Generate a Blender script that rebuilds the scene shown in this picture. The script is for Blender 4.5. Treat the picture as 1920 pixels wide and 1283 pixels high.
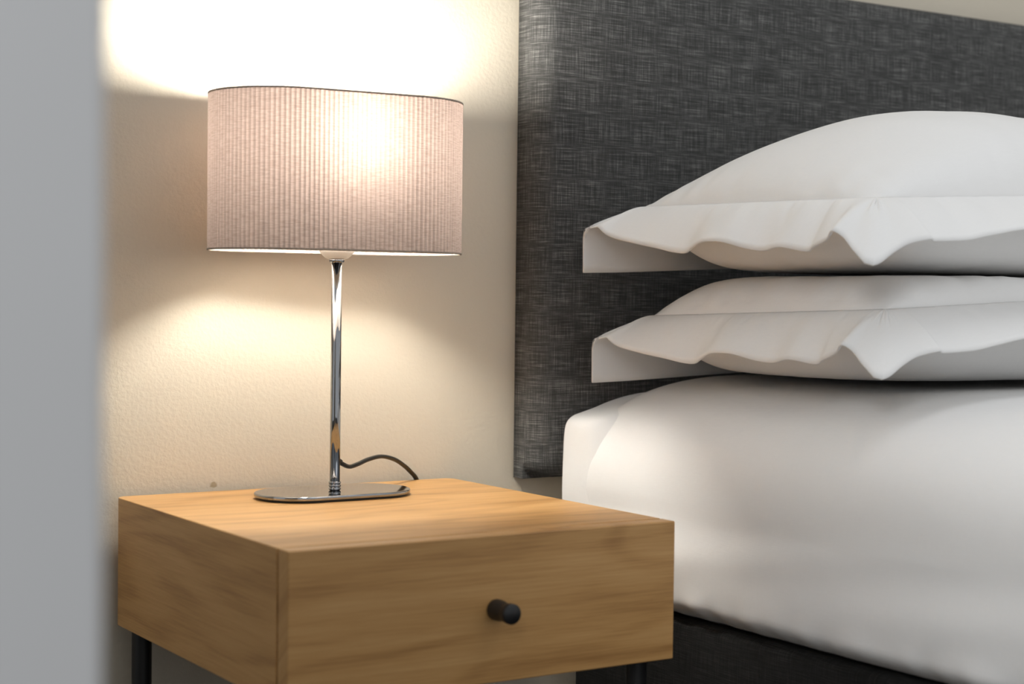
import bpy, bmesh, math, random
from mathutils import Vector, Matrix, noise

for o in list(bpy.data.objects):
    bpy.data.objects.remove(o, do_unlink=True)
scene = bpy.context.scene
C = scene.collection

# ------------------------------------------------------------------ camera
F_PX = 3117.34
cam_d = bpy.data.cameras.new('camera')
cam_d.sensor_fit = 'HORIZONTAL'
cam_d.sensor_width = 36.0
cam_d.lens = F_PX / 1920 * 36.0
cam_d.clip_start = 0.02
cam_d.dof.use_dof = True
cam_d.dof.focus_distance = 2.08
cam_d.dof.aperture_fstop = 4.2
cam = bpy.data.objects.new('camera', cam_d)
C.objects.link(cam)
YAW, PITCH, ROLL = 0.5711, -0.0271, 0.0122
f = Vector((math.sin(YAW) * math.cos(PITCH), math.cos(YAW) * math.cos(PITCH), math.sin(PITCH)))
r = Vector((math.cos(YAW), -math.sin(YAW), 0))
u = r.cross(f)
r, u = r * math.cos(ROLL) + u * math.sin(ROLL), u * math.cos(ROLL) - r * math.sin(ROLL)
CAM = Vector((-0.6752, -1.9263, 0.745))
cam.matrix_world = Matrix(((r.x, u.x, -f.x, CAM.x), (r.y, u.y, -f.y, CAM.y), (r.z, u.z, -f.z, CAM.z), (0, 0, 0, 1)))
scene.camera = cam

# ------------------------------------------------------------------ light
world = bpy.data.worlds.new('daylight')
scene.world = world
world.use_nodes = True
bg = world.node_tree.nodes['Background']
bg.inputs['Color'].default_value = (0.96, 0.98, 1.0, 1)
bg.inputs['Strength'].default_value = 0.60
wl = bpy.data.lights.new('ceiling_light', 'AREA')
wl.shape = 'DISK'
wl.size = 0.9
wl.energy = 5
wl.color = (0.97, 0.985, 1.0)
wlo = bpy.data.objects.new('ceiling_light', wl)
C.objects.link(wlo)
wlo.location = (0.9, -1.0, 2.55)
win = bpy.data.lights.new('window_daylight', 'AREA')
win.shape = 'RECTANGLE'
win.size, win.size_y = 1.0, 1.0
win.energy = 36
win.color = (0.95, 0.98, 1.0)
wino = bpy.data.objects.new('window_daylight', win)
C.objects.link(wino)
wino.location = (-2.0, -2.6, 2.05)
wino.rotation_euler = (Vector((0.8, -0.9, 0.6)) - wino.location).to_track_quat('-Z', 'Y').to_euler()
BULB_STRENGTH = 330.0
vs = scene.view_settings
vs.view_transform = 'Standard'
vs.look = 'None'
vs.gamma = 1.0
vs.exposure = 0.0
vs.use_curve_mapping = False


# ------------------------------------------------------------------ helpers
def nmat(name):
    m = bpy.data.materials.new(name)
    m.use_nodes = True
    nt = m.node_tree
    return m, nt, nt.nodes['Principled BSDF']


class G:
    """small node-graph helper"""
    def __init__(s, nt):
        s.nt = nt

    def n(s, t, **kw):
        nd = s.nt.nodes.new(t)
        for k, v in kw.items():
            setattr(nd, k, v)
        return nd

    def set(s, sock, v):
        if isinstance(v, bpy.types.NodeSocket):
            s.nt.links.new(v, sock)
        else:
            sock.default_value = v

    def math(s, op, a, b=0.0, c=None):
        nd = s.n('ShaderNodeMath', operation=op)
        s.set(nd.inputs[0], a)
        s.set(nd.inputs[1], b)
        if c is not None:
            s.set(nd.inputs[2], c)
        return nd.outputs[0]

    def comb(s, x, y, z=0.0):
        nd = s.n('ShaderNodeCombineXYZ')
        for i, v in enumerate((x, y, z)):
            s.set(nd.inputs[i], v)
        return nd.outputs[0]

    def obj(s):
        t = s.n('ShaderNodeTexCoord')
        sp = s.n('ShaderNodeSeparateXYZ')
        s.nt.links.new(t.outputs['Object'], sp.inputs[0])
        return sp.outputs[0], sp.outputs[1], sp.outputs[2]

    def pos(s):
        t = s.n('ShaderNodeNewGeometry')
        sp = s.n('ShaderNodeSeparateXYZ')
        s.nt.links.new(t.outputs['Position'], sp.inputs[0])
        return sp.outputs[0], sp.outputs[1], sp.outputs[2]

    def uv(s):
        t = s.n('ShaderNodeTexCoord')
        sp = s.n('ShaderNodeSeparateXYZ')
        s.nt.links.new(t.outputs['UV'], sp.inputs[0])
        return sp.outputs[0], sp.outputs[1]

    def noise(s, vec, scale=1.0, detail=2.0, rough=0.5, dist=0.0):
        nd = s.n('ShaderNodeTexNoise')
        s.set(nd.inputs['Vector'], vec)
        nd.inputs['Scale'].default_value = scale
        nd.inputs['Detail'].default_value = detail
        nd.inputs['Roughness'].default_value = rough
        nd.inputs['Distortion'].default_value = dist
        return nd.outputs['Fac']

    def ramp(s, fac, stops, interp='LINEAR'):
        nd = s.n('ShaderNodeValToRGB')
        cr = nd.color_ramp
        cr.interpolation = interp
        while len(cr.elements) < len(stops):
            cr.elements.new(0.5)
        for e, (p, c) in zip(cr.elements, stops):
            e.position = p
            e.color = (c, c, c, 1) if isinstance(c, (int, float)) else (*c, 1)
        s.set(nd.inputs[0], fac)
        return nd.outputs[0]

    def mix(s, fac, a, b, blend='MIX'):
        nd = s.n('ShaderNodeMix', data_type='RGBA', blend_type=blend)
        s.set(nd.inputs[0], fac)
        s.set(nd.inputs[6], a if isinstance(a, bpy.types.NodeSocket) else (*a, 1))
        s.set(nd.inputs[7], b if isinstance(b, bpy.types.NodeSocket) else (*b, 1))
        return nd.outputs[2]

    def bump(s, h, strength, dist):
        nd = s.n('ShaderNodeBump')
        s.set(nd.inputs['Height'], h)
        nd.inputs['Strength'].default_value = strength
        nd.inputs['Distance'].default_value = dist
        return nd.outputs[0]


# ------------------------------------------------------------------ materials
def m_wall():
    m, nt, b = nmat('cream_orange_peel_paint')
    g = G(nt)
    x, y, z = g.pos()
    v = g.comb(x, y, z)
    big = g.noise(v, 2.5, 3, 0.5)
    base = g.mix(big, (0.625, 0.56, 0.45), (0.655, 0.59, 0.478))
    # small scuff on the paint just above the bedside table
    dx = g.math('SUBTRACT', x, 0.1323)
    dz = g.math('SUBTRACT', z, 0.5056)
    wob = g.math('MULTIPLY', g.math('SUBTRACT', g.noise(v, 260, 2), 0.5), 0.0045)
    d = g.math('ADD', g.math('SQRT', g.math('ADD', g.math('MULTIPLY', g.math('MULTIPLY', dx, dx), 0.55), g.math('MULTIPLY', dz, dz))), wob)
    spot = g.ramp(g.math('DIVIDE', d, 0.006), [(0.45, 1.0), (0.75, 0.0)])
    col = g.mix(g.math('MULTIPLY', spot, 0.75), base, (0.34, 0.25, 0.13))
    nt.links.new(col, b.inputs['Base Color'])
    b.inputs['Roughness'].default_value = 0.62
    peel = g.math('ADD', g.noise(v, 190, 3, 0.55), g.math('MULTIPLY', g.noise(v, 70, 2), 0.6))
    nt.links.new(g.bump(peel, 0.33, 0.0016), b.inputs['Normal'])
    return m


def m_plain(name, col, rough=0.5, metal=0.0, noise_amt=0.08, noise_scale=60, bump=0.0):
    m, nt, b = nmat(name)
    g = G(nt)
    x, y, z = g.obj()
    nz = g.noise(g.comb(x, y, z), noise_scale, 3)
    dark = tuple(c * (1 - noise_amt) for c in col)
    nt.links.new(g.mix(nz, dark, col), b.inputs['Base Color'])
    b.inputs['Roughness'].default_value = rough
    b.inputs['Metallic'].default_value = metal
    if bump:
        nt.links.new(g.bump(nz, bump, 0.001), b.inputs['Normal'])
    return m


def m_oak(name, axis, seed):
    """axis: 'x' or 'y' = direction of the grain"""
    m, nt, b = nmat(name)
    g = G(nt)
    x, y, z = g.obj()
    al = x if axis == 'x' else y
    if axis == 'x':
        ac = g.math('ADD', z, g.math('MULTIPLY', y, 0.9))
    else:
        ac = z
    al = g.math('ADD', al, seed)
    base = g.noise(g.comb(g.math('MULTIPLY', al, 1.3), g.math('MULTIPLY', ac, 7.0), seed), 1.0, 2.0, 0.45, 0.3)
    rings = g.math('SINE', g.math('MULTIPLY', base, 70.0))
    rings = g.math('MULTIPLY', g.math('ADD', rings, 1.0), 0.5)
    rings = g.ramp(rings, [(0.0, 0.0), (0.55, 0.25), (1.0, 1.0)])
    pores = g.noise(g.comb(g.math('MULTIPLY', al, 14.0), g.math('MULTIPLY', ac, 420.0), seed), 1.0, 3.0, 0.6)
    streak = g.noise(g.comb(g.math('MULTIPLY', al, 3.0), g.math('MULTIPLY', ac, 60.0), seed + 3), 1.0, 4.0, 0.6)
    fac = g.math('ADD', g.math('MULTIPLY', rings, 0.13), g.math('ADD', g.math('MULTIPLY', pores, 0.38), g.math('MULTIPLY', streak, 0.42)))
    col = g.ramp(fac, [(0.25, (0.64, 0.375, 0.150)), (0.46, (0.54, 0.295, 0.104)), (0.72, (0.31, 0.145, 0.042))])
    nt.links.new(col, b.inputs['Base Color'])
    b.inputs['Roughness'].default_value = 0.42
    b.inputs['Specular IOR Level'].default_value = 0.5
    nt.links.new(g.bump(pores, 0.12, 0.0006), b.inputs['Normal'])
    return m


def m_tweed(name, dark=0.022, light=0.17, wrap=True):
    m, nt, b = nmat(name)
    g = G(nt)
    x, y, z = g.pos()
    if wrap:
        uu = g.math('SUBTRACT', x, y)
    else:
        uu = g.math('ADD', x, y)
    h = g.noise(g.comb(g.math('MULTIPLY', uu, 22.0), g.math('MULTIPLY', z, 820.0), 0.0), 1.0, 3.0, 0.62)
    v = g.noise(g.comb(g.math('MULTIPLY', uu, 900.0), g.math('MULTIPLY', z, 22.0), 4.0), 1.0, 3.0, 0.62)
    broad = g.noise(g.comb(g.math('MULTIPLY', uu, 9.0), g.math('MULTIPLY', z, 60.0), 9.0), 1.0, 2.0, 0.5)
    w1 = g.math('SINE', g.math('MULTIPLY', g.math('ADD', uu, z), 3300.0))
    w2 = g.math('SINE', g.math('MULTIPLY', g.math('SUBTRACT', uu, z), 3300.0))
    weave = g.math('MULTIPLY', g.math('ADD', g.math('MULTIPLY', w1, w2), 1.0), 0.5)
    slub_h = g.ramp(h, [(0.42, 0.0), (0.72, 1.0)])
    slub_v = g.ramp(v, [(0.42, 0.0), (0.72, 1.0)])
    fac = g.math('ADD', g.math('MULTIPLY', slub_h, 0.50), g.math('MULTIPLY', slub_v, 0.38))
    fac = g.math('ADD', fac, g.math('MULTIPLY', g.math('SUBTRACT', broad, 0.5), 0.28))
    fac = g.math('ADD', fac, g.math('MULTIPLY', g.math('SUBTRACT', weave, 0.35), 0.30))
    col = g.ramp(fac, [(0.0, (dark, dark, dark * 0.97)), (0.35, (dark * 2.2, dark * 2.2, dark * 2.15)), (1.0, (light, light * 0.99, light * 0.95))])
    nt.links.new(col, b.inputs['Base Color'])
    b.inputs['Roughness'].default_value = 0.85
    b.inputs['Specular IOR Level'].default_value = 0.2
    hh = g.math('ADD', weave, g.math('ADD', g.math('MULTIPLY', slub_h, 0.8), g.math('MULTIPLY', slub_v, 0.8)))
    nt.links.new(g.bump(hh, 0.5, 0.0007), b.inputs['Normal'])
    return m


def m_cotton(name, col):
    m, nt, b = nmat(name)
    g = G(nt)
    x, y, z = g.obj()
    n1 = g.noise(g.comb(g.math('MULTIPLY', x, 900.0), g.math('MULTIPLY', y, 60.0), g.math('MULTIPLY', z, 900.0)), 1.0, 2)
    n2 = g.noise(g.comb(g.math('MULTIPLY', x, 60.0), g.math('MULTIPLY', y, 900.0), g.math('MULTIPLY', z, 60.0)), 1.0, 2)
    th = g.math('ADD', n1, n2)
    dk = tuple(c * 0.94 for c in col)
    nt.links.new(g.mix(g.math('MULTIPLY', th, 0.5), dk, col), b.inputs['Base Color'])
    b.inputs['Roughness'].default_value = 0.8
    b.inputs['Specular IOR Level'].default_value = 0.2
    soft = g.noise(g.comb(x, y, z), 22.0, 3, 0.5)
    nt.links.new(g.bump(g.math('ADD', g.math('MULTIPLY', th, 0.05), g.math('MULTIPLY', soft, 1.0)), 0.25, 0.004), b.inputs['Normal'])
    return m


N_PLEAT = 142


def m_shade():
    m = bpy.data.materials.new('pleated_linen_shade')
    m.use_nodes = True
    nt = m.node_tree
    nt.nodes.remove(nt.nodes['Principled BSDF'])
    out = nt.nodes['Material Output']
    g = G(nt)
    uu, vv = g.uv()
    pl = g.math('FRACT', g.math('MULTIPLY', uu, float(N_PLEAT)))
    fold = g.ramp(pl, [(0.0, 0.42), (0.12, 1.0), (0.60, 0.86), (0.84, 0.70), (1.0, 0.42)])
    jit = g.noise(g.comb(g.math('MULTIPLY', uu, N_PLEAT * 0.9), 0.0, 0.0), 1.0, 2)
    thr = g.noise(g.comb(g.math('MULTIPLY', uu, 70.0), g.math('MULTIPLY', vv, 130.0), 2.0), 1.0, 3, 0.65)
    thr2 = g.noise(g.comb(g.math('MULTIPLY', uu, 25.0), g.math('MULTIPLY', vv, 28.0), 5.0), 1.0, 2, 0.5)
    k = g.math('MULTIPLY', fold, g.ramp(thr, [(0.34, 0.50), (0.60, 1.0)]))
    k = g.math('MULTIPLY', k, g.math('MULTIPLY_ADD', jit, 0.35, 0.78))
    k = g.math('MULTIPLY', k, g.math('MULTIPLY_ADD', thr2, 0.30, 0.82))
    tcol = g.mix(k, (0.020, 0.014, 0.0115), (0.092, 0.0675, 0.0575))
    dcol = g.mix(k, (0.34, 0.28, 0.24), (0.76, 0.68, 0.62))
    tr = g.n('ShaderNodeBsdfTranslucent')
    df = g.n('ShaderNodeBsdfDiffuse')
    nt.links.new(tcol, tr.inputs[0])
    nt.links.new(dcol, df.inputs[0])
    mx = g.n('ShaderNodeMixShader')
    mx.inputs[0].default_value = 0.5
    nt.links.new(df.outputs[0], mx.inputs[1])
    nt.links.new(tr.outputs[0], mx.inputs[2])
    nt.links.new(mx.outputs[0], out.inputs[0])
    return m


def m_emit(name, col, strength):
    m = bpy.data.materials.new(name)
    m.use_nodes = True
    nt = m.node_tree
    nt.nodes.remove(nt.nodes['Principled BSDF'])
    e = nt.nodes.new('ShaderNodeEmission')
    e.inputs[0].default_value = (*col, 1)
    e.inputs[1].default_value = strength
    nt.links.new(e.outputs[0], nt.nodes['Material Output'].inputs[0])
    return m


M = dict(
    wall=m_wall(),
    partition=m_plain('white_wall_paint', (0.61, 0.61, 0.615), 0.6, 0, 0.03, 8),
    floor=m_plain('dark_brown_carpet', (0.075, 0.065, 0.055), 0.95, 0, 0.4, 300, 0.5),
    oak_x=m_oak('oak_grain_along_width', 'x', 1.7),
    oak_front=m_oak('oak_grain_drawer_front', 'x', 6.3),
    oak_y=m_oak('oak_grain_along_depth', 'y', 3.1),
    black=m_plain('matte_black_metal', (0.012, 0.012, 0.013), 0.42, 0, 0.2, 200),
    rubber=m_plain('black_cable_rubber', (0.015, 0.014, 0.012), 0.38, 0, 0.2, 300),
    chrome=m_plain('polished_chrome', (0.36, 0.37, 0.385), 0.07, 1.0, 0.02, 20),
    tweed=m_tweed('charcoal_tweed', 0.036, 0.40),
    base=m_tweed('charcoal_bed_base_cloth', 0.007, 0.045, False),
    cotton=m_cotton('white_pillow_cotton', (0.87, 0.862, 0.85)),
    sheet=m_cotton('white_bed_linen', (0.87, 0.865, 0.855)),
    white=m_plain('white_plastic', (0.82, 0.81, 0.78), 0.4, 0, 0.03, 30),
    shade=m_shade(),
    rim=m_plain('shade_edge_tape', (0.40, 0.33, 0.27), 0.8, 0, 0.25, 700),
    bulb=m_emit('glowing_bulb_glass', (1.0, 0.965, 0.885), BULB_STRENGTH),
)


def mesh_obj(name, verts, faces, mat, parent=None, smooth=True, loc=None):
    me = bpy.data.meshes.new(name)
    me.from_pydata([tuple(v) for v in verts], [], faces)
    me.validate()
    me.update()
    bm = bmesh.new()
    bm.from_mesh(me)
    bmesh.ops.recalc_face_normals(bm, faces=bm.faces)
    bm.to_mesh(me)
    bm.free()
    for p in me.polygons:
        p.use_smooth = smooth
    for mm in (mat if isinstance(mat, (list, tuple)) else [mat]):
        me.materials.append(mm)
    o = bpy.data.objects.new(name, me)
    C.objects.link(o)
    if loc:
        o.location = loc
    if parent:
        o.parent = parent
    return o


def bm_obj(name, bm, mat, parent=None, smooth=True):
    me = bpy.data.meshes.new(name)
    bmesh.ops.recalc_face_normals(bm, faces=bm.faces)
    bm.to_mesh(me)
    bm.free()
    for p in me.polygons:
        p.use_smooth = smooth
    for mm in (mat if isinstance(mat, (list, tuple)) else [mat]):
        me.materials.append(mm)
    o = bpy.data.objects.new(name, me)
    C.objects.link(o)
    if parent:
        o.parent = parent
    return o


def box_bm(x0, x1, y0, y1, z0, z1, bev=0.0, seg=3):
    bm = bmesh.new()
    bmesh.ops.create_cube(bm, size=1)
    for v in bm.verts:
        v.co = Vector(((x0 + x1) / 2 + v.co.x * (x1 - x0), (y0 + y1) / 2 + v.co.y * (y1 - y0), (z0 + z1) / 2 + v.co.z * (z1 - z0)))
    if bev:
        bmesh.ops.bevel(bm, geom=bm.edges[:], offset=bev, segments=seg, profile=0.5, affect='EDGES')
    return bm


def lathe(prof, n=40, center=(0, 0, 0), axis='z', cap=True):
    """prof: list of (radius, height)"""
    vs_, fs = [], []
    cx, cy, cz = center
    for rr, h in prof:
        for i in range(n):
            a = 2 * math.pi * i / n
            p, q = rr * math.cos(a), rr * math.sin(a)
            if axis == 'z':
                vs_.append((cx + p, cy + q, cz + h))
            else:
                vs_.append((cx + p, cy + h, cz + q))
    for k in range(len(prof) - 1):
        for i in range(n):
            j = (i + 1) % n
            fs.append((k * n + i, k * n + j, (k + 1) * n + j, (k + 1) * n + i))
    if cap:
        fs.append(tuple(range(n))[::-1])
        fs.append(tuple((len(prof) - 1) * n + i for i in range(n)))
    return vs_, fs


def tube(pts, rad, n=12, squash=1.0):
    vs_, fs = [], []
    up0 = Vector((0, 0, 1))
    P = [Vector(p) for p in pts]
    for i, p in enumerate(P):
        t = (P[min(i + 1, len(P) - 1)] - P[max(i - 1, 0)]).normalized()
        s = t.cross(up0)
        if s.length < 1e-4:
            s = Vector((1, 0, 0))
        s.normalize()
        w = s.cross(t).normalized()
        for k in range(n):
            a = 2 * math.pi * k / n
            vs_.append(p + s * rad * squash * math.cos(a) + w * rad * math.sin(a))
    for i in range(len(P) - 1):
        for k in range(n):
            j = (k + 1) % n
            fs.append((i * n + k, i * n + j, (i + 1) * n + j, (i + 1) * n + k))
    fs.append(tuple(range(n))[::-1])
    fs.append(tuple((len(P) - 1) * n + k for k in range(n)))
    return vs_, fs


def catmull(pts, n):
    P = [Vector(p) for p in pts]
    P = [P[0] * 2 - P[1]] + P + [P[-1] * 2 - P[-2]]
    out = []
    for i in range(1, len(P) - 2):
        for k in range(n):
            t = k / n
            a, b, c, d = P[i - 1], P[i], P[i + 1], P[i + 2]
            out.append(0.5 * ((2 * b) + (c - a) * t + (2 * a - 5 * b + 4 * c - d) * t * t + (3 * b - a - 3 * c + d) * t ** 3))
    out.append(P[-2])
    return out


def tag(o, label=None, cat=None, group=None, kind=None):
    if label:
        o['label'] = label
    if cat:
        o['category'] = cat
    if group:
        o['group'] = group
    if kind:
        o['kind'] = kind
    return o


def empty(name, loc):
    o = bpy.data.objects.new(name, None)
    o.empty_display_size = 0.05
    o.location = loc
    C.objects.link(o)
    return o


def adopt(root):
    """keep world placement of parts built in world coordinates under an Empty"""
    inv = Matrix.Translation(root.location).inverted()
    for ch in root.children:
        ch.matrix_parent_inverse = inv


# ------------------------------------------------------------------ setting
WALL_Y = 0.016
tag(bm_obj('wall_back', box_bm(-3.0, 4.2, WALL_Y, WALL_Y + 0.12, 0.0, 2.7), M['wall'], None, False),
    'cream painted wall behind lamp and headboard', 'wall', kind='structure')
tag(bm_obj('floor', box_bm(-3.0, 4.2, -4.6, WALL_Y, -0.1, 0.0), M['floor'], None, False),
    'dark carpeted floor under bed and bedside table', 'floor', kind='structure')
tag(bm_obj('wall_left', box_bm(-1.9, -0.4665, -1.322, -1.20, 0.0, 2.7, 0.004, 2), M['partition'], None, True),
    'blurred pale grey wall end in the left foreground', 'wall', kind='structure')

# ------------------------------------------------------------------ headboard
HX0, HX1, HZ0, HZ1 = 0.577, 2.18, 0.494, 1.215


def edge_steps(a, b):
    near = [0.0, 0.001, 0.0025, 0.005, 0.008, 0.012, 0.016, 0.020, 0.024, 0.028, 0.036, 0.046, 0.058, 0.072, 0.088, 0.105, 0.125, 0.15]
    mid = [a + 0.15 + (b - a - 0.30) * k / 12 for k in range(1, 12)]
    return [a + q for q in near] + mid + [b - q for q in reversed(near)]


def pad_y(x, z):
    """front of the padding: rounded rim, then a slow swell"""
    ex, ez = min(x - HX0, HX1 - x), min(z - HZ0, HZ1 - z)
    rr = 0.028
    if ex < rr and ez < rr:
        e = rr - math.hypot(rr - ex, rr - ez)
    else:
        e = min(ex, ez)
    e = max(e, 0.0)
    q = 1 - min(e / rr, 1)
    w = (1 - (1 - min(ex / 0.14, 1)) ** 2) * (1 - (1 - min(ez / 0.14, 1)) ** 2)
    return -0.008 - 0.030 * math.sqrt(max(0.0, 1 - q * q)) - 0.012 * w


gx, gz = edge_steps(HX0, HX1), edge_steps(HZ0, HZ1)
vs_, fs = [], []
nz = len(gz)
for x in gx:
    for z in gz:
        vs_.append((x, pad_y(x, z), z))
for i in range(len(gx) - 1):
    for k in range(nz - 1):
        fs.append((i * nz + k, i * nz + k + 1, (i + 1) * nz + k + 1, (i + 1) * nz + k))
ring = [i * nz for i in range(len(gx))] + [(len(gx) - 1) * nz + k for k in range(1, nz)] + \
       [i * nz + nz - 1 for i in range(len(gx) - 2, -1, -1)] + [k for k in range(nz - 2, 0, -1)]
b0 = len(vs_)
for q in ring:
    vs_.append((vs_[q][0], WALL_Y - 0.001, vs_[q][2]))
for k in range(len(ring)):
    k2 = (k + 1) % len(ring)
    fs.append((ring[k], ring[k2], b0 + k2, b0 + k))
fs.append(tuple(b0 + k for k in range(len(ring))))
hb = mesh_obj('headboard', vs_, fs, M['tweed'], None, True)
tag(hb, 'charcoal tweed upholstered headboard on the wall behind the pillows', 'headboard')

# ------------------------------------------------------------------ bed base
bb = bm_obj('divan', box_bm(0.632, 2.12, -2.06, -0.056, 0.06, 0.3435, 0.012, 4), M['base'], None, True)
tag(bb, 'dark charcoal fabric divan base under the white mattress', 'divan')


def loft_y(name, profile_fn, ys, nprof, mat, closed=True):
    vs_, fs = [], []
    for y in ys:
        pr_ = profile_fn(y)
        vs_ += [(p[0], p[2] if len(p) > 2 else y, p[1]) for p in pr_]
    n = len(pr_)
    for i in range(len(ys) - 1):
        for k in range(n - 1 if not closed else n):
            j = (k + 1) % n
            fs.append((i * n + k, i * n + j, (i + 1) * n + j, (i + 1) * n + k))
    return vs_, fs, n


def duvet_half(off, y, wr=1.0, n_side=26, n_top=60):
    """left side profile from the tucked lower edge over the shoulder to the middle of the bed"""
    pts = []
    x0, zc, za, zb = 0.614 + off, 0.475, 0.3445, 0.162 - off
    a, b = 0.300 - off, zb
    for i in range(n_side):           # side
        t = i / (n_side - 1)
        z = za + (zc - za) * t
        tuck = 0.034 * (1 - min(t / 0.22, 1)) ** 2.2
        belly = -0.005 * math.sin(math.pi * t) ** 2
        x = x0 + tuck + belly
        if wr:
            low = math.exp(-((t - 0.12) / 0.16) ** 2)
            x += wr * low * 0.0065 * noise.noise(Vector((y * 26, 3.1, t * 1.5)))
            x += wr * 0.004 * noise.noise(Vector((y * 4 + t * 2, 7.7, t * 2.0)))
        pts.append((x, z))
    for i in range(1, n_top):
        th = math.pi / 2 * i / (n_top - 1)
        cx_, sx_ = math.cos(th), math.sin(th)
        e = 2 / 2.9
        x = x0 + a - a * cx_ ** e
        z = zc + b * sx_ ** e
        if wr:
            z += wr * 0.0035 * noise.noise(Vector((y * 5 + x * 3, x * 4, 1.3))) * min(1, i / 12)
        pts.append((x, z))
    return pts


def full_profile(half, xr=1.373):
    """mirror the left half about the middle of the bed"""
    return half + [(2 * xr - p[0], p[1]) for p in reversed(half)]


# mattress: firm corner at the head end, then hidden inside the duvet
head = [(0.606, 0.347), (0.594, 0.365), (0.590, 0.42), (0.588, 0.48), (0.589, 0.53), (0.5905, 0.560), (0.5945, 0.5745),
        (0.604, 0.5825), (0.618, 0.587), (0.640, 0.593), (0.665, 0.601), (0.70, 0.609), (0.75, 0.614), (0.85, 0.617), (1.0, 0.618), (1.2, 0.618)]
inner = [(0.64, 0.347), (0.628, 0.365), (0.622, 0.42), (0.622, 0.48), (0.626, 0.53), (0.634, 0.548), (0.645, 0.560),
         (0.660, 0.572), (0.675, 0.580), (0.695, 0.588), (0.72, 0.594), (0.75, 0.599), (0.80, 0.604), (0.90, 0.608), (1.0, 0.610), (1.2, 0.610)]


def matt_prof(y):
    t = min(max((-0.108 - y) / 0.05, 0), 1)
    t = t * t * (3 - 2 * t)
    h = [(0.026 + a[0] + (b[0] - a[0]) * t, a[1] + (b[1] - a[1]) * t, 0) for a, b in zip(head, inner)]
    return [(p[0], p[1]) for p in full_profile(catmull(h, 4))]


ys = [-0.0515, -0.053, -0.058, -0.07, -0.085, -0.108, -0.12, -0.135, -0.15, -0.158, -0.3, -0.8, -1.4, -2.0]
vs_, fs, n = loft_y('m', matt_prof, ys, 0, None)
fs.append(tuple(range(n)))
fs.append(tuple((len(ys) - 1) * n + k for k in range(n))[::-1])
mt = mesh_obj('mattress', vs_, fs, M['sheet'], None, True)
tag(mt, 'mattress in a white fitted sheet, its corner showing by the headboard', 'mattress')

# duvet / top cover, tucked under the mattress
ys = []
y = -0.070
while y > -2.06:
    ys.append(y)
    y -= 0.008 if y > -1.0 else 0.03


def duv_prof(y):
    k = min((-0.070 - y) / 0.012, 1)      # rolled hem at the head end
    half = duvet_half(0.003 * (1 - k), y)
    out = []
    for i, (px, pz) in enumerate(half):
        # the hem runs back a little further down the side
        lift = max(0, min(1, (pz - 0.47) / 0.12))
        yy = y - 0.024 * lift * lift * max(0, 1 + (y + 0.070) / 0.5)
        out.append((px, pz, yy))
    xr = 1.373
    return out + [(2 * xr - p[0], p[1], p[2]) for p in reversed(out)]


vs_, fs, n = loft_y('d', duv_prof, ys, 0, None, closed=False)
# foot end
fs.append(tuple((len(ys) - 1) * n + k for k in range(n)))
dv = mesh_obj('bed_cover', vs_, fs, M['sheet'], None, True)
so = dv.modifiers.new('cloth_thickness', 'SOLIDIFY')
so.thickness = 0.004
so.offset = -1
tag(dv, 'smooth white bed cover tucked over the mattress', 'bed cover')


# ------------------------------------------------------------------ pillows
EDGE_L = [(.6135, -.1204, .8393), (.619, -.1397, .8269), (.625, -.1866, .817), (.630, -.2269, .8101), (.6345, -.2554, .8046),
          (.636, -.2785, .8031), (.6295, -.3002, .8088), (.624, -.3231, .8151), (.623, -.3428, .816), (.624, -.3675, .8141),
          (.6295, -.4019, .8063), (.632, -.4307, .803), (.628, -.4631, .8068), (.6325, -.5035, .8009), (.628, -.5206, .8056),
          (.6215, -.5486, .813), (.616, -.5622, .8222), (.6206, -.5748, .8156), (.6182, -.5935, .8008), (.617, -.6128, .7863)]
EDGE_N = [(.6227, -.6203, .7839), (.6331, -.6226, .788), (.6535, -.6219, .7996), (.6733, -.624, .8088), (.6963, -.6341, .8141), (.7041, -.6331, .8123),
          (.753, -.6347, .8149), (.7848, -.6378, .8206), (.8426, -.6421, .8298), (.93, -.6440, .834), (1.02, -.6400, .826),
          (1.11, -.6430, .834), (1.20, -.6400, .826), (1.30, -.6430, .832), (1.40, -.640, .828)]
EDGE_FAR = [(.6105, -.108, .8375), (.608, -.1010, .829), (.607, -.0985, .812), (.607, -.0985, .784), (.607, -.0985, .7792), (.6075, -.0985, .7786), (.6125, -.0985, .7786), (.66, -.0975, .7800), (.72, -.0965, .7825),
            (.80, -.096, .786), (.90, -.096, .790), (1.0, -.096, .792), (1.15, -.096, .792), (1.30, -.096, .792), (1.46, -.096, .79)]
XL, XR, YF, YN = 0.683, 1.400, -0.130, -0.565


def seam_z(x, y):
    v = (YF - y) / (YF - YN)
    return 0.868 - 0.006 * v + 0.012 * min(1, max(0, (x - XL) / 0.25)) * v


def body_plan(a, b):
    """a, b in -1..1 -> plan position of the pillow body, corners drawn in"""
    hx, hy = (XR - XL) / 2, (YF - YN) / 2
    k = 1.0 if b > 0 else 0.0
    return ((XL + XR) / 2 + hx * a * (1 - k * 0.035 * abs(b) ** 9), (YF + YN) / 2 - hy * b * (1 - k * 0.060 * abs(a) ** 9))


def softclamp(d, c):
    return d / (1 + (d / c) ** 5) ** 0.2


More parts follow.
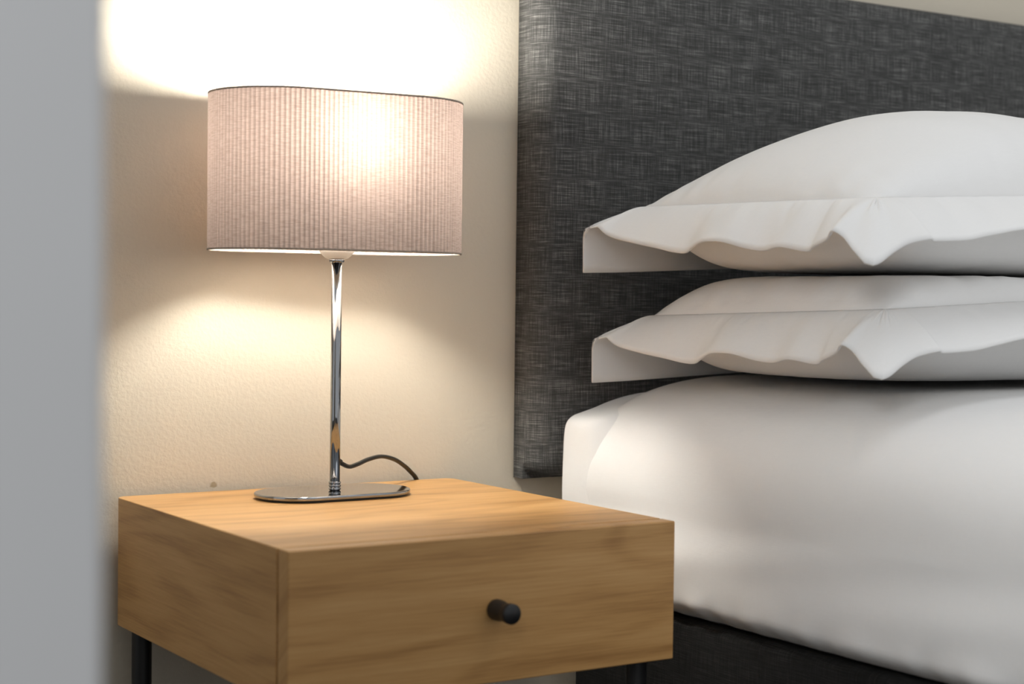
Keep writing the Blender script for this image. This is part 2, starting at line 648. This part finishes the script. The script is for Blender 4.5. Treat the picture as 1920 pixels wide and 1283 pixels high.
def make_pillow(name, shift, top_h, top_plane, bot_h, bot_plane, seed):
    root = empty(name, (XL + shift[0] + 0.3, -0.35, bot_plane))
    tilt = shift[3]

    def SH(y):
        return Vector((shift[0], shift[1], shift[2] + tilt * (y + 0.35)))

    def prof(t, p, q):
        return max(0.0, 1 - abs(2 * t - 1) ** p) ** q

    nu, nv = 150, 100
    vs_, fs = [], []
    idx = {}
    for side in (1, -1):
        for i in range(nu + 1):
            for j in range(nv + 1):
                bnd = i in (0, nu) or j in (0, nv)
                if side == -1 and bnd:
                    idx[(side, i, j)] = idx[(1, i, j)]
                    continue
                uu = 0.5 - 0.5 * math.cos(math.pi * i / nu)
                vv = 0.5 - 0.5 * math.cos(math.pi * j / nv)
                x, y = body_plan(2 * uu - 1, 2 * vv - 1)
                d = prof(uu, 2.05, 0.60) * prof(vv, 2.05, 0.45)
                if side == 1:
                    h = softclamp(d * top_h, max(0.02, top_plane - seam_z(x, y) - SH(y).z))
                else:
                    h = -softclamp((prof(uu, 2.4, 0.50) * prof(vv, 2.4, 0.46)) * bot_h, max(0.02, seam_z(x, y) + SH(y).z - bot_plane))
                # gathers running in from the seam
                eu = min(uu, 1 - uu) * (XR - XL)
                ev = min(vv, 1 - vv) * (YF - YN)
                if side == 1:
                    gth = 0.0060 * math.exp(-eu / 0.026) * min(1, eu / 0.006) * noise.noise(Vector((y * 42, seed, x * 5)))
                    gth += 0.0060 * math.exp(-ev / 0.026) * min(1, max(ev, 0) / 0.006) * noise.noise(Vector((x * 42, seed + 5, y * 5)))
                    soft = (0.006 if top_plane > 1 else 0.0) * noise.noise(Vector((x * 5, y * 5, seed))) + 0.0022 * noise.noise(Vector((x * 14 + y * 8, y * 9, seed + 2)))
                else:
                    gth = 0.0030 * math.exp(-min(eu, ev) / 0.05) * min(1, max(min(eu, ev), 0) / 0.01) * noise.noise(Vector((y * 24 + x * 14, x * 10, seed + 9)))
                    soft = 0.0
                edge = min(1, max(0, min(eu, ev)) / 0.05)
                z = seam_z(x, y) + h + gth + soft * edge
                idx[(side, i, j)] = len(vs_)
                vs_.append(Vector((x, y, z)) + SH(y))
    for side in (1, -1):
        for i in range(nu):
            for j in range(nv):
                fs.append((idx[(side, i, j)], idx[(side, i + 1, j)], idx[(side, i + 1, j + 1)], idx[(side, i, j + 1)]))
    mesh_obj('pillow_body', vs_, fs, M['cotton'], root, True)

    # flange: cloth ribbon from the seam out to a wavy hem
    outer = []       # (edge point, kind)
    far = list(reversed(catmull(EDGE_FAR, 8)))
    left = catmull(EDGE_L, 8)
    near = catmull(EDGE_N, 8)
    right = [Vector((XR + 0.075, YN - 0.03 + (YF - YN + 0.03) * t, 0.835 + 0.01 * math.sin(t * 17))) for t in [k / 30 for k in range(31)]]
    for p in far:
        outer.append((p, 'far'))
    for p in left:
        outer.append((p, 'left'))
    for p in near:
        outer.append((p, 'near'))
    for p in right:
        outer.append((p, 'right'))
    rows = 12
    vs_, fs = [], []
    for p, kind in outer:
        ix = min(max(p.x, XL), XR)
        iy = max(min(p.y, YF), YN)
        hx, hy = (XR - XL) / 2, (YF - YN) / 2
        ka = min(max((ix - (XL + XR) / 2) / hx, -1), 1)
        kb = min(max(((YF + YN) / 2 - iy) / hy, -1), 1)
        if kind == 'far':
            kb = -1
        elif kind == 'left':
            ka = -1
        elif kind == 'near':
            kb = 1
        else:
            ka = 1
        ix, iy = body_plan(ka, kb)
        P0 = Vector((ix, iy, seam_z(ix, iy)))
        if kind == 'far':
            kx = min(1, max(0, (p.x - 0.607) / 0.083))
            ztop = 0.8385 + 0.0245 * kx
            top = Vector((p.x, -0.108, max(ztop, p.z)))
            mid = P0.lerp(top, 0.5) + Vector((0, 0, 0.002))
            low = Vector((p.x, min(p.y, -0.0985), max(p.z, p.z + (ztop - p.z) * 0.80)))
            path = catmull([P0, mid, top, low, p], 6)
            L = [0.0]
            for a, b in zip(path, path[1:]):
                L.append(L[-1] + (b - a).length)
            pts = []
            for k in range(rows + 1):
                t = L[-1] * k / rows
                q = 0
                while q < len(L) - 2 and L[q + 1] < t:
                    q += 1
                s = (t - L[q]) / max(L[q + 1] - L[q], 1e-9)
                pts.append(path[q].lerp(path[q + 1], min(max(s, 0), 1)))
        else:
            pts = []
            for k in range(rows + 1):
                t = k / rows
                q = P0.lerp(p, t)
                q.z = P0.z + (p.z - P0.z) * t ** 1.45
                wv = 0.0030 * math.sin(math.pi * t) * noise.noise(Vector((p.y * 34 + p.x * 34 + 0.6 * t, seed, 2.0)))
                wv += 0.0022 * math.sin(math.pi * min(1, t * 2.2)) * noise.noise(Vector((p.y * 85 + p.x * 85, seed, 5.0))) * (t < 0.45)
                q.z += wv
                pts.append(q)
        vs_ += [q + SH(q.y) for q in pts]
    n = rows + 1
    m = len(outer)
    for i in range(m):
        i2 = (i + 1) % m
        for k in range(rows):
            fs.append((i * n + k, i2 * n + k, i2 * n + k + 1, i * n + k + 1))
    fl = mesh_obj('pillow_flange', vs_, fs, M['cotton'], root, True)
    so = fl.modifiers.new('cloth_thickness', 'SOLIDIFY')
    so.thickness = 0.0022
    so.offset = 0
    adopt(root)
    return root


lower = make_pillow('pillow', (0.022, 0.0, -0.1365, -0.046), 0.14, 0.7765, 0.17, 0.6435, 4.0)
tag(lower, 'white flanged pillow lying directly on the bed cover, lower of two', 'pillow', 'two stacked white pillows')
upper = make_pillow('pillow', (0.005, 0.0, 0.0, 0.0), 0.128, 1.20, 0.17, 0.7790, 11.0)
tag(upper, 'plump white flanged pillow on top of the stack, upper of two', 'pillow', 'two stacked white pillows')

# ------------------------------------------------------------------ bedside table
T, W, D, H = 0.500, 0.467, 0.4864, 0.153
table = empty('bedside_table', (W / 2, -D / 2, 0))
tag(table, 'oak bedside table with one drawer and black metal legs', 'bedside table')
FT = 0.0235      # drawer front thickness
bm = box_bm(0.0, W, -D + FT + 0.0030, 0.0, T - H, T)
back_v = [e for e in bm.edges if all(v.co.y > -0.001 for v in e.verts) and abs(e.verts[0].co.z - e.verts[1].co.z) > 0.05]
bmesh.ops.bevel(bm, geom=back_v, offset=0.014, segments=6, profile=0.5, affect='EDGES')
hard = [e for e in bm.edges if len(e.link_faces) == 2 and e.calc_face_angle(0) > 1.0]
bmesh.ops.bevel(bm, geom=hard, offset=0.0012, segments=2, profile=0.5, affect='EDGES')
body = bm_obj('cabinet_body', bm, [M['oak_x'], M['oak_y']], table, True)
for p in body.data.polygons:
    p.material_index = 1 if abs(p.normal.x) > 0.6 else 0
    p.use_smooth = True
wn = body.modifiers.new('wn', 'WEIGHTED_NORMAL')
wn.keep_sharp = False
bm = box_bm(0.010, W - 0.010, -D + FT - 0.001, -D + FT + 0.004, T - H + 0.010, T - 0.008)
bm_obj('drawer_gap_strip', bm, M['oak_front'], table, False)
drawer = bm_obj('drawer_front', box_bm(0.0, W, -D, -D + FT, T - H, T, 0.0015, 2), M['oak_front'], table, True)
wn = drawer.modifiers.new('wn', 'WEIGHTED_NORMAL')
kp = [(1.1 * a, b) for a, b in ((0.0001, 0.0), (0.0085, 0.0), (0.0098, -0.001), (0.0100, -0.004), (0.0098, -0.010), (0.0090, -0.016), (0.0084, -0.020), (0.0085, -0.0225),
      (0.0090, -0.025), (0.0096, -0.027), (0.0096, -0.0325), (0.0088, -0.0338), (0.0001, -0.034))]
v_, f_ = lathe(kp, 32, (W / 2, -D, T - H / 2), 'y')
knob = mesh_obj('knob', v_, f_, M['black'], drawer, True)
for lx, ly in ((0.0205, -0.038), (W - 0.0205, -0.038), (0.0205, -D + 0.040), (W - 0.0205, -D + 0.040)):
    v_, f_ = lathe([(0.0105, 0), (0.0115, 0.004), (0.0118, 0.30), (0.0118, T - H - 0.004), (0.0118, T - H)], 28, (lx, ly, 0))
    mesh_obj('leg', v_, f_, M['black'], table, True)
adopt(table)
tag(knob, 'black turned knob')

# ------------------------------------------------------------------ table lamp
LX, LY = 0.234, -0.117
lamp = empty('table_lamp', (LX, LY, T))
tag(lamp, 'lit chrome table lamp with oval pleated beige shade on oak table', 'lamp')


def stadium(a, R, n_arc, n_str):
    """closed outline, counter-clockwise"""
    pts = []
    for i in range(n_arc):
        t = -math.pi / 2 + math.pi * i / n_arc
        pts.append((a + R * math.cos(t), R * math.sin(t)))
    for i in range(n_str):
        pts.append((a - 2 * a * i / n_str, R))
    for i in range(n_arc):
        t = math.pi / 2 + math.pi * i / n_arc
        pts.append((-a + R * math.cos(t), R * math.sin(t)))
    for i in range(n_str):
        pts.append((-a + 2 * a * i / n_str, -R))
    return pts


def rot(p, ang):
    c, s = math.cos(ang), math.sin(ang)
    return p[0] * c - p[1] * s, p[0] * s + p[1] * c


# base plate
vs_, fs = [], []
layers = [(-0.0030, 0.0022), (-0.0006, 0.0026), (0.0, 0.0034), (0.0, 0.0062), (-0.0006, 0.0071), (-0.0018, 0.0076)]
for off, z in layers:
    for p in stadium(0.045, 0.0545 + off, 40, 20):
        q = rot(p, 0.004)
        vs_.append((LX + q[0], LY + 0.004 + q[1], T + z))
n = len(stadium(0.045, 0.05, 40, 20))
for k in range(len(layers) - 1):
    for i in range(n):
        j = (i + 1) % n
        fs.append((k * n + i, k * n + j, (k + 1) * n + j, (k + 1) * n + i))
fs.append(tuple(range(n))[::-1])
fs.append(tuple((len(layers) - 1) * n + i for i in range(n)))
pl_ = mesh_obj('lamp_base', vs_, fs, M['chrome'], lamp, True)
wn = pl_.modifiers.new('wn', 'WEIGHTED_NORMAL')
vs_, fs = [], []
for z in (0.0, 0.0024):
    for p in stadium(0.045, 0.0490, 30, 12):
        vs_.append((LX + p[0], LY + 0.004 + p[1], T + z))
n = len(stadium(0.045, 0.05, 30, 12))
for i in range(n):
    fs.append((i, (i + 1) % n, n + (i + 1) % n, n + i))
fs += [tuple(range(n))[::-1], tuple(n + i for i in range(n))]
mesh_obj('felt_pad', vs_, fs, M['rubber'], pl_, False)
# pole
v_, f_ = lathe([(0.0063, 0.0074), (0.0063, 0.10), (0.0063, 0.286)], 36, (LX, LY, T))
pole = mesh_obj('pole', v_, f_, M['chrome'], lamp, True)
for z in (0.0100, 0.0136, 0.0172):
    v_, f_ = lathe([(0.0060, z - 0.0018), (0.0072, z - 0.0014), (0.0077, z), (0.0072, z + 0.0014), (0.0060, z + 0.0018)], 36, (LX, LY, T))
    mesh_obj('collar_ring', v_, f_, M['chrome'], pole, True)
v_, f_ = lathe([(0.0085, 0.284), (0.0092, 0.2855), (0.0092, 0.2885), (0.0080, 0.290)], 32, (LX, LY, T))
mesh_obj('collar_ring', v_, f_, M['chrome'], pole, True)
# lampholder: white cup that carries the shade, then the socket
v_, f_ = lathe([(0.0115, 0.2885), (0.0135, 0.2892), (0.0165, 0.2915), (0.0200, 0.2955), (0.0212, 0.2975), (0.0212, 0.3000), (0.0175, 0.3010), (0.0170, 0.352), (0.0150, 0.356), (0.0001, 0.356)], 40, (LX, LY, T))
mesh_obj('lamp_holder', v_, f_, M['white'], lamp, True)

# shade
SA, SR, SROT, SZ0, SZ1 = 0.0705, 0.0872, -0.0625, 0.7963, 0.9812
per = 4 * SA + 2 * math.pi * SR


def shade_pt(s, off):
    s %= per
    if s < 2 * SA:
        p = (-SA + s, -SR - off)
    elif s < 2 * SA + math.pi * SR:
        t = -math.pi / 2 + (s - 2 * SA) / SR
        p = (SA + (SR + off) * math.cos(t), (SR + off) * math.sin(t))
    elif s < 4 * SA + math.pi * SR:
        p = (SA - (s - 2 * SA - math.pi * SR), SR + off)
    else:
        t = math.pi / 2 + (s - 4 * SA - math.pi * SR) / SR
        p = (-SA + (SR + off) * math.cos(t), (SR + off) * math.sin(t))
    q = rot(p, SROT)
    return LX + q[0], LY + q[1]


SUB = 6
offs = [-0.0006, 0.0002, 0.0007, 0.0008, 0.0005, 0.0000]
NS = N_PLEAT * SUB
zr = [SZ0 + (SZ1 - SZ0) * k / 8 for k in range(9)]
vs_, fs, uvs = [], [], []
for z in zr:
    for i in range(NS):
        x, y = shade_pt(per * i / NS, offs[i % SUB])
        vs_.append((x, y, z))
for k in range(8):
    for i in range(NS):
        fs.append((k * NS + i, k * NS + (i + 1) % NS, (k + 1) * NS + (i + 1) % NS, (k + 1) * NS + i))
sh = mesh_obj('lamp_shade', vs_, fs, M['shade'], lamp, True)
uvl = sh.data.uv_layers.new(name='UVMap')
for p in sh.data.polygons:
    cols = [sh.data.loops[li].vertex_index % NS for li in p.loop_indices]
    wrap_ = max(cols) - min(cols) > 2
    for li in p.loop_indices:
        vi = sh.data.loops[li].vertex_index
        c, k = vi % NS, vi // NS
        uvl.data[li].uv = ((c + (NS if wrap_ and c == 0 else 0)) / NS, k / 8)
# folded-over edge tapes top and bottom
for z0, z1 in ((SZ1 - 0.0018, SZ1 + 0.0004), (SZ0 - 0.0004, SZ0 + 0.0018)):
    vs_, fs = [], []
    for off, z in ((-0.0013, z0), (-0.0013, z1), (0.0003, z1), (0.0003, z0)):
        for i in range(NS):
            x, y = shade_pt(per * i / NS, off + (offs[i % SUB] if off > 0 else 0))
            vs_.append((x, y, z))
    for k in range(4):
        for i in range(NS):
            j = (i + 1) % NS
            k2 = (k + 1) % 4
            fs.append((k * NS + i, k * NS + j, k2 * NS + j, k2 * NS + i))
    mesh_obj('edge_tape', vs_, fs, M['rim'], sh, True)
# carrier arms from the holder to the lower edge of the shade
for ang in (0.0, math.pi):
    ex = SA + SR - 0.002
    c, s = math.cos(ang + SROT), math.sin(ang + SROT)
    v_, f_ = tube([(LX + 0.018 * c, LY + 0.018 * s, T + 0.299), (LX + 0.5 * ex * c, LY + 0.5 * ex * s, T + 0.299), (LX + ex * c, LY + ex * s, T + 0.299)], 0.0012, 8)
    mesh_obj('carrier_arm', v_, f_, M['white'], sh, True)
# bulb
v_, f_ = lathe([(0.0001, 0.3915), (0.0187, 0.3915), (0.0220, 0.400), (0.0258, 0.4125), (0.0285, 0.427), (0.0296, 0.442), (0.0288, 0.455), (0.0258, 0.4655), (0.0205, 0.474), (0.0125, 0.4795), (0.005, 0.4815), (0.0001, 0.482)], 32, (LX, LY, T))
bulb = mesh_obj('bulb', v_, f_, M['bulb'], lamp, True)
v_, f_ = lathe([(0.0001, 0.354), (0.0135, 0.354), (0.0140, 0.366), (0.0155, 0.380), (0.0184, 0.3910), (0.0001, 0.3912)], 32, (LX, LY, T))
mesh_obj('bulb_collar', v_, f_, M['white'], bulb, True)
# power cord
cord = catmull([(LX + 0.005, LY + 0.003, 0.5425), (0.2460, -0.1115, 0.5390), (0.2622, -0.1000, 0.5335), (0.2800, -0.0890, 0.5350), (0.3012, -0.0750, 0.5384), (0.3308, -0.0550, 0.5394),
                (0.3612, -0.0350, 0.5323), (0.3850, -0.0180, 0.5215), (0.3991, -0.0080, 0.5130), (0.4130, 0.0010, 0.5025), (0.4200, 0.0060, 0.4900), (0.4220, 0.0075, 0.46), (0.4220, 0.0075, 0.42)], 8)
v_, f_ = tube(cord, 0.0027, 10, 1.3)
cd = mesh_obj('power_cord', v_, f_, M['rubber'], lamp, True)
v_, f_ = tube([(LX + 0.004, LY + 0.002, 0.5428), (LX + 0.0075, LY + 0.0035, 0.5422), (LX + 0.0095, LY + 0.0045, 0.5410)], 0.0036, 14)
mesh_obj('cord_grommet', v_, f_, M['rubber'], cd, True)
v_, f_ = lathe([(0.0001, 0.0), (0.010, 0.0), (0.0125, 0.004), (0.0125, 0.030), (0.008, 0.038), (0.0030, 0.042), (0.0001, 0.042)], 20, (0.0, 0.0, 0.0))
plug = mesh_obj('plug', [(0.4220 + a, 0.0078 + b * 0.55, 0.382 + c) for a, b, c in v_], f_, M['rubber'], cd, True)
adopt(lamp)
